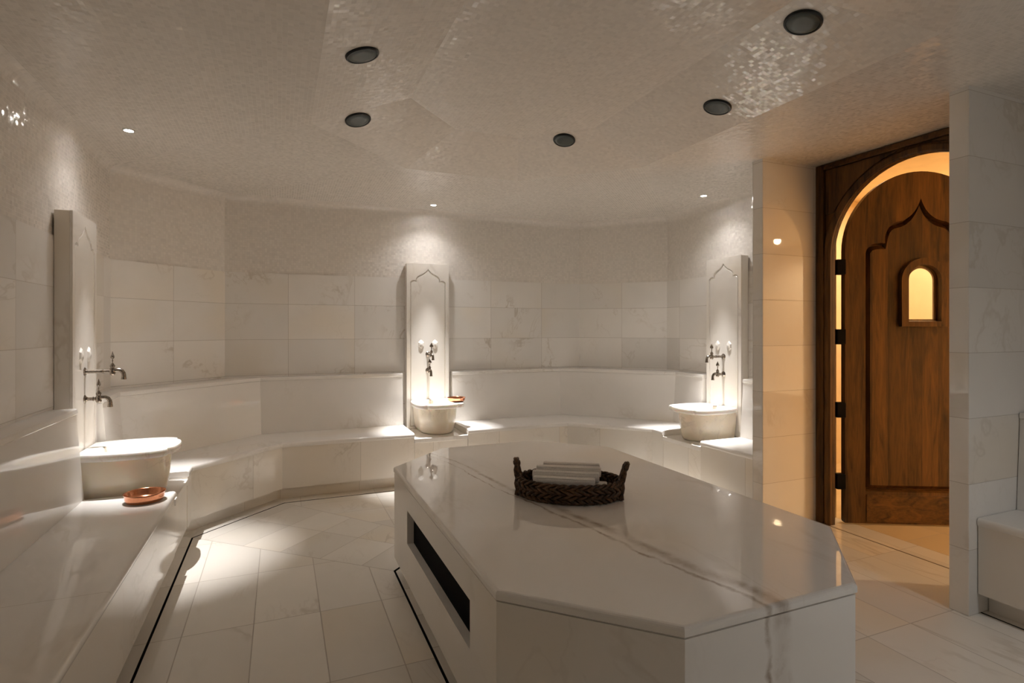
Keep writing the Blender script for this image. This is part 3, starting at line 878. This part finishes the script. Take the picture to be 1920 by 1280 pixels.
# leaf: hinged on the left jamb, standing open into the corridor
LD = Vector((.891, -.454, 0)); LN = Vector((-.454, -.891, 0))       # along the leaf, towards the room
LO = Vector((3.876, 2.869, .012))
dl = thing('door_leaf', tuple(LO), 'tall arched wooden door standing ajar with a small arched window', 'door')
lf = lambda u, v, d: LO + LD * u + LN * d + Vector((0, 0, v))
LW = 1.07; LC = LW / 2; LS = 2.02; LRz = .58
def leaf_outline(ins=0.0, n=36):
    return [(ins, ins)] + [(LW - ins, ins)] + arc(LC, LS, LC - ins, 0, PI, n, ry=LRz - ins)
WC, WHW, WZ0, WZS = .555, .110, 1.50, 1.80       # window opening
def warch(hw, z0, zs, n=20, k=1.0): return [(WC - hw, z0), (WC + hw, z0)] + arc(WC, zs, hw, 0, PI, n, ry=hw * k)[0:]
def door_ogee(g=0.0):
    pts = [(LW - .155 + g, .245 - g), (LW - .155 + g, 2.00)]
    def mir(p): return (LW - p[0], p[1])
    left = [(.155 - g, 2.00)] + bez((.155 - g, 2.0), (.165 - g, 2.05 + g), (.20, 2.075 + g), (.287 - g * .3, 2.065 + g), 7)[1:]
    left += bez((.287 - g * .3, 2.066 + g), (.285 - g, 2.12 + g), (.30, 2.215 + g), (.39, 2.225 + g), 8)[1:]
    left += bez((.39, 2.225 + g), (.455, 2.24 + g), (.51, 2.30 + g), (LC, 2.392 + g), 9)[1:]
    right = [mir(p) for p in left[-2::-1]]
    return [(.155 - g, .245 - g)] + [(LW - .155 + g, .245 - g)] + right[::-1][::-1][::-1][0:0] + [mir(p) for p in left[:-1]] + left[::-1]
mb = MB(); mb.plate(leaf_outline(.004), [warch(WHW, WZ0, WZS)], -.066, -.052, lf); mb.build('backing_board', M_WOODV, dl)
mb = MB()
hole = warch(WHW, WZ0, WZS)
mb.plate(door_ogee(-.034), [hole], -.0515, -.020, lf)
lo_, hi_ = door_ogee(-.006), door_ogee(-.0342)
for k in range(len(lo_)):
    c_ = (k + 1) % len(lo_)
    mb.poly([lf(*lo_[k], -.050), lf(*lo_[c_], -.050), lf(*hi_[c_], -.0205), lf(*hi_[k], -.0205)])
mb.build('plank_panel', M_PLANK, dl)
mb = MB()
mb.plate(leaf_outline(), [door_ogee(0.0)], -.0515, .0, lf, holes1=[door_ogee(.010)]); mb.build('carved_frame', M_WOODV, dl)
mb = MB(); mb.box((.15, .012, .0005), (LW - .15, .215, .006), lambda a, b, c: lf(a, b, c)); mb.build('bottom_rail', M_WOODH, dl, bevel=.004)
# window surround
mb = MB(); mb.plate(warch(.162, 1.458, 1.80), [warch(WHW, WZ0, WZS)], -.0195, .016, lf, holes1=[warch(WHW + .004, WZ0 - .004, WZS)]); wf = mb.build('window_frame', M_WOODV, dl)
mb = MB(); mb.plate(warch(WHW, WZ0, WZS), [warch(WHW - .020, WZ0 + .012, WZS)], -.047, -.030, lf); mb.build('inner_stop', M_WOODV, wf)
T = NT('clear_glass'); T.t.nodes.remove(T.b)
tr = T.n('ShaderNodeBsdfTransparent'); gl = T.n('ShaderNodeBsdfGlossy'); gl.inputs['Roughness'].default_value = .02
mx = T.n('ShaderNodeMixShader'); mx.inputs[0].default_value = .06
T.link(tr.outputs[0], mx.inputs[1]); T.link(gl.outputs[0], mx.inputs[2]); T.link(mx.outputs[0], T.out.inputs[0])
M_GLASS = T.mat
mb = MB(); mb.plate(warch(WHW - .001, WZ0 + .001, WZS), [], -.029, -.025, lf); mb.build('pane', M_GLASS, wf)
for z0 in (1.845, 1.325, .780, .247):
    mb = MB()
    mb.box((-.058, z0, -.052), (.006, z0 + .113, .002), lambda a, b, c: lf(a, b, c)); mb.build('hinge', M_IRON, dl, bevel=.004)

# corridor beyond
mb = MB()
mb.poly([(3.951, -1.8, 0), (8.0, -1.8, 0), (8.0, 4.2, 0), (3.951, 4.2, 0)])
struct(mb.build('floor_corridor', M_CORRF, recalc=False))
# threshold strip
mb = MB(); mb.box((3.738, 1.81, .0), (3.745, 3.0, .0015)); struct(mb.build('trim_1', simple('threshold_strip', (.16, .11, .06), .4, .5)))
ZK = 2.85
mb = MB()
mb.poly([(5.9, 1.3, 0), (5.9, 4.2, 0), (5.9, 4.2, ZK), (5.9, 1.3, ZK)]); mb.poly([(5.9, 1.3, 0), (5.9, 1.3, ZK), (8.0, 1.3, ZK), (8.0, 1.3, 0)])
struct(mb.build('wall_corridor', M_CORR, recalc=False))
mb = MB()
pf = [(6.95, 0), (6.95, .45), (6.92, .455), (6.92, .49), (7.80, .49), (7.84, .92), (8.0, .92), (8.0, ZK)]  # profile of the corridor's marble bench, then the wall above it
for (x0, z0), (x1, z1) in zip(pf, pf[1:]): mb.poly([(x0, -1.8, z0), (x0, 1.3, z0), (x1, 1.3, z1), (x1, -1.8, z1)])
struct(mb.build('wall_corridor_back_bench', M_BENCH, recalc=False))
mb = MB()
mb.poly([(3.95, 4.2, 0), (3.95, 4.2, ZK), (5.9, 4.2, ZK), (5.9, 4.2, 0)]); struct(mb.build('wall_corridor_left', M_CORR, recalc=False))
mb = MB()
mb.poly([(3.95, -1.8, 0), (3.95, -1.8, ZK), (8.0, -1.8, ZK), (8.0, -1.8, 0)]); struct(mb.build('wall_corridor_right', M_CORR, recalc=False))
mb = MB(); mb.poly([(3.80, -1.8, ZK), (8.0, -1.8, ZK), (8.0, 4.2, ZK), (3.80, 4.2, ZK)]); struct(mb.build('ceiling_corridor', M_CORR, recalc=False))
# corridor side of the entrance wall, with the opening left free
mb = MB()
for (a, b, z0, z1) in ((-1.8, 1.60, 0, ZK), (3.004, 4.2, 0, ZK), (1.60, 3.004, 2.676, ZK)):
    mb.box((3.94 if b != 3.004 else 3.80, a, z0), (3.96 if b != 3.004 else 3.96, b, z1))
mb.box((3.80, 1.58, 0), (3.96, 1.599, ZK)); mb.box((3.80, 3.006, 0), (3.96, 3.02, ZK))
struct(mb.build('wall_corridor_front', M_CORR))

# ----------------------------------------------------------------- ceiling fittings
def disc(px, py, label):
    d = fw + rt * ((px - 960) / F); s = (HY - py) / F
    lo, hi = .5, 12.0
    for _ in range(60):
        t = (lo + hi) / 2
        p = d * t
        if CZ + s * t < dome_z(p.x, p.y): lo = t
        else: hi = t
    p = d * lo; z = dome_z(p.x, p.y); e = .01
    nrm = Vector((dome_z(p.x + e, p.y) - z, dome_z(p.x, p.y + e) - z, -e)).normalized()
    c = Vector((p.x, p.y, z))
    ex = nrm.orthogonal().normalized(); ey = nrm.cross(ex)
    g = lambda x, y, zz: c + ex * x + ey * y + nrm * zz
    t_ = thing('glass_lens', tuple(c), label, 'ceiling lens', 'round dark glass lenses in the ceiling dome')
    mb = MB(); mb.lathe([(.079, -.004), (.079, .006), (.075, .011), (.068, .012), (.068, -.004)], 40, g, cap0=False, cap1=False); mb.build('rim', M_RIMD, t_, autosmooth=.6)
    mb = MB(); mb.lathe([(.0678, -.003), (.0675, .009), (.064, .0115), (.04, .0125), (.001, .013)], 40, g); mb.build('lens', M_LENS, t_, autosmooth=.6)
    return t_
for px, py, lb in ((679, 102, 'dark round glass lens in the upper left of the dome ceiling'), (671, 224, 'dark round glass lens below the upper left one in the dome'),
                   (1058, 262, 'dark round glass lens nearest the back wall, mid dome'), (1345, 200, 'dark round glass lens in the dome nearest the door pillar'),
                   (1506, 41, 'largest dark round glass lens, at the top right of the dome')):
    disc(px, py, lb)

def downlight(x, y, label, energy, inw, z=ZC, field=.026, color=(1.0, .975, .965)):
    t = thing('ceiling_downlight', (x, y, z), label, 'ceiling light', 'small recessed ceiling downlights')
    f = lambda a, b, c: (x + a, y + b, z - c)
    mb = MB(); mb.lathe([(.034, -.001), (.034, .004), (.026, .005), (.024, -.001)], 28, f, cap0=False, cap1=False); mb.build('trim_ring', M_RING, t, autosmooth=.6)
    mb = MB(); mb.lathe([(.0235, .0005), (.0235, .003), (.001, .0045)], 28, f); mb.build('lamp_lens', M_LED, t, autosmooth=.6)
    for nm, k, ang, tl in (('downlight_beam', 1.0, .62, .076), ('downlight_field', field, 2.2, 0.0)):
        L = bpy.data.lights.new(nm, 'SPOT'); L.energy = energy * k; L.spot_size = ang; L.spot_blend = 1.0; L.shadow_soft_size = .009; L.color = color
        o = bpy.data.objects.new(nm, L); COL.objects.link(o); o.location = (x, y, z - .012)
        o.rotation_euler = Vector((inw[0] * math.sin(tl), inw[1] * math.sin(tl), -math.cos(tl))).to_track_quat('-Z', 'Y').to_euler()
    return t
DE = 510
downlight(-.865, 4.09, 'small bright downlight above the left basin', DE * .62, (1, 0))
downlight(1.40, 5.385, 'small bright downlight above the middle basin', DE * 1.05, (0, -1))
downlight(3.60, 4.055, 'small bright downlight above the right basin', DE * .92, (-1, 0))
downlight(2.95, -.30, 'small added fill downlight, out of view, opposite the three basins', DE * .14, (-R2, R2), field=.62, color=(.88, .94, 1.0))  # unseen fill fitting, added to brighten the near end of the room

# corridor lamp
def spot(name, x, y, z, energy, color, size, soft):
    L = bpy.data.lights.new(name, 'SPOT'); L.energy = energy; L.color = color; L.spot_size = size; L.spot_blend = .6; L.shadow_soft_size = soft
    o = bpy.data.objects.new(name, L); COL.objects.link(o); o.location = (x, y, z); return o
LX, LY = 7.15, -.40
f = lambda a, b, c: (LX + a, LY + b, ZK - c)
t = thing('corridor_downlight', (LX, LY, ZK), 'small warm downlight in the corridor beyond the arched door', 'lamp')
mb = MB(); mb.lathe([(.052, -.001), (.052, .004), (.042, .006), (.040, -.001)], 24, f, cap0=False, cap1=False); mb.build('trim_ring', M_RING, t, autosmooth=.6)
mb = MB(); mb.lathe([(.0395, .0005), (.0395, .003), (.001, .006)], 24, f); mb.build('lamp_lens', M_WLED, t, autosmooth=.6)
spot('corridor_light', LX, LY, ZK - .03, 290, (1.0, .74, .44), 2.95, .05)
L = bpy.data.lights.new('corridor_fill', 'AREA'); L.energy = 26; L.color = (1.0, .76, .46); L.shape = 'RECTANGLE'; L.size = 1.0; L.size_y = .5  # added soft fill for the corridor, no fitting belongs to it
o = bpy.data.objects.new('corridor_fill', L); COL.objects.link(o); o.location = (5.2, 3.2, ZK - .05)

# ----------------------------------------------------------------- camera, world, view
cam = bpy.data.cameras.new('camera'); co = bpy.data.objects.new('camera', cam); COL.objects.link(co)
co.location = (0, 0, CZ); co.rotation_euler = (PI / 2, 0, -YAW)
cam.sensor_width = 36; cam.lens = F / 1920 * 36; cam.shift_y = (HY - 640) / 1920; cam.clip_start = .02
scene.camera = co
w = bpy.data.worlds.new('world'); scene.world = w; w.use_nodes = True
w.node_tree.nodes['Background'].inputs[0].default_value = (0, 0, 0, 1)
vs = scene.view_settings
vs.view_transform = 'Standard'; vs.look = 'None'; vs.gamma = 1; vs.use_curve_mapping = False; vs.exposure = 0.40
c = scene.cycles
c.max_bounces = 9; c.diffuse_bounces = 7; c.glossy_bounces = 4; c.transmission_bounces = 3
c.caustics_reflective = False; c.caustics_refractive = False
c.sample_clamp_indirect = 8.0
c.use_adaptive_sampling = True; c.adaptive_threshold = .03; c.adaptive_min_samples = 16
c.use_denoising = True
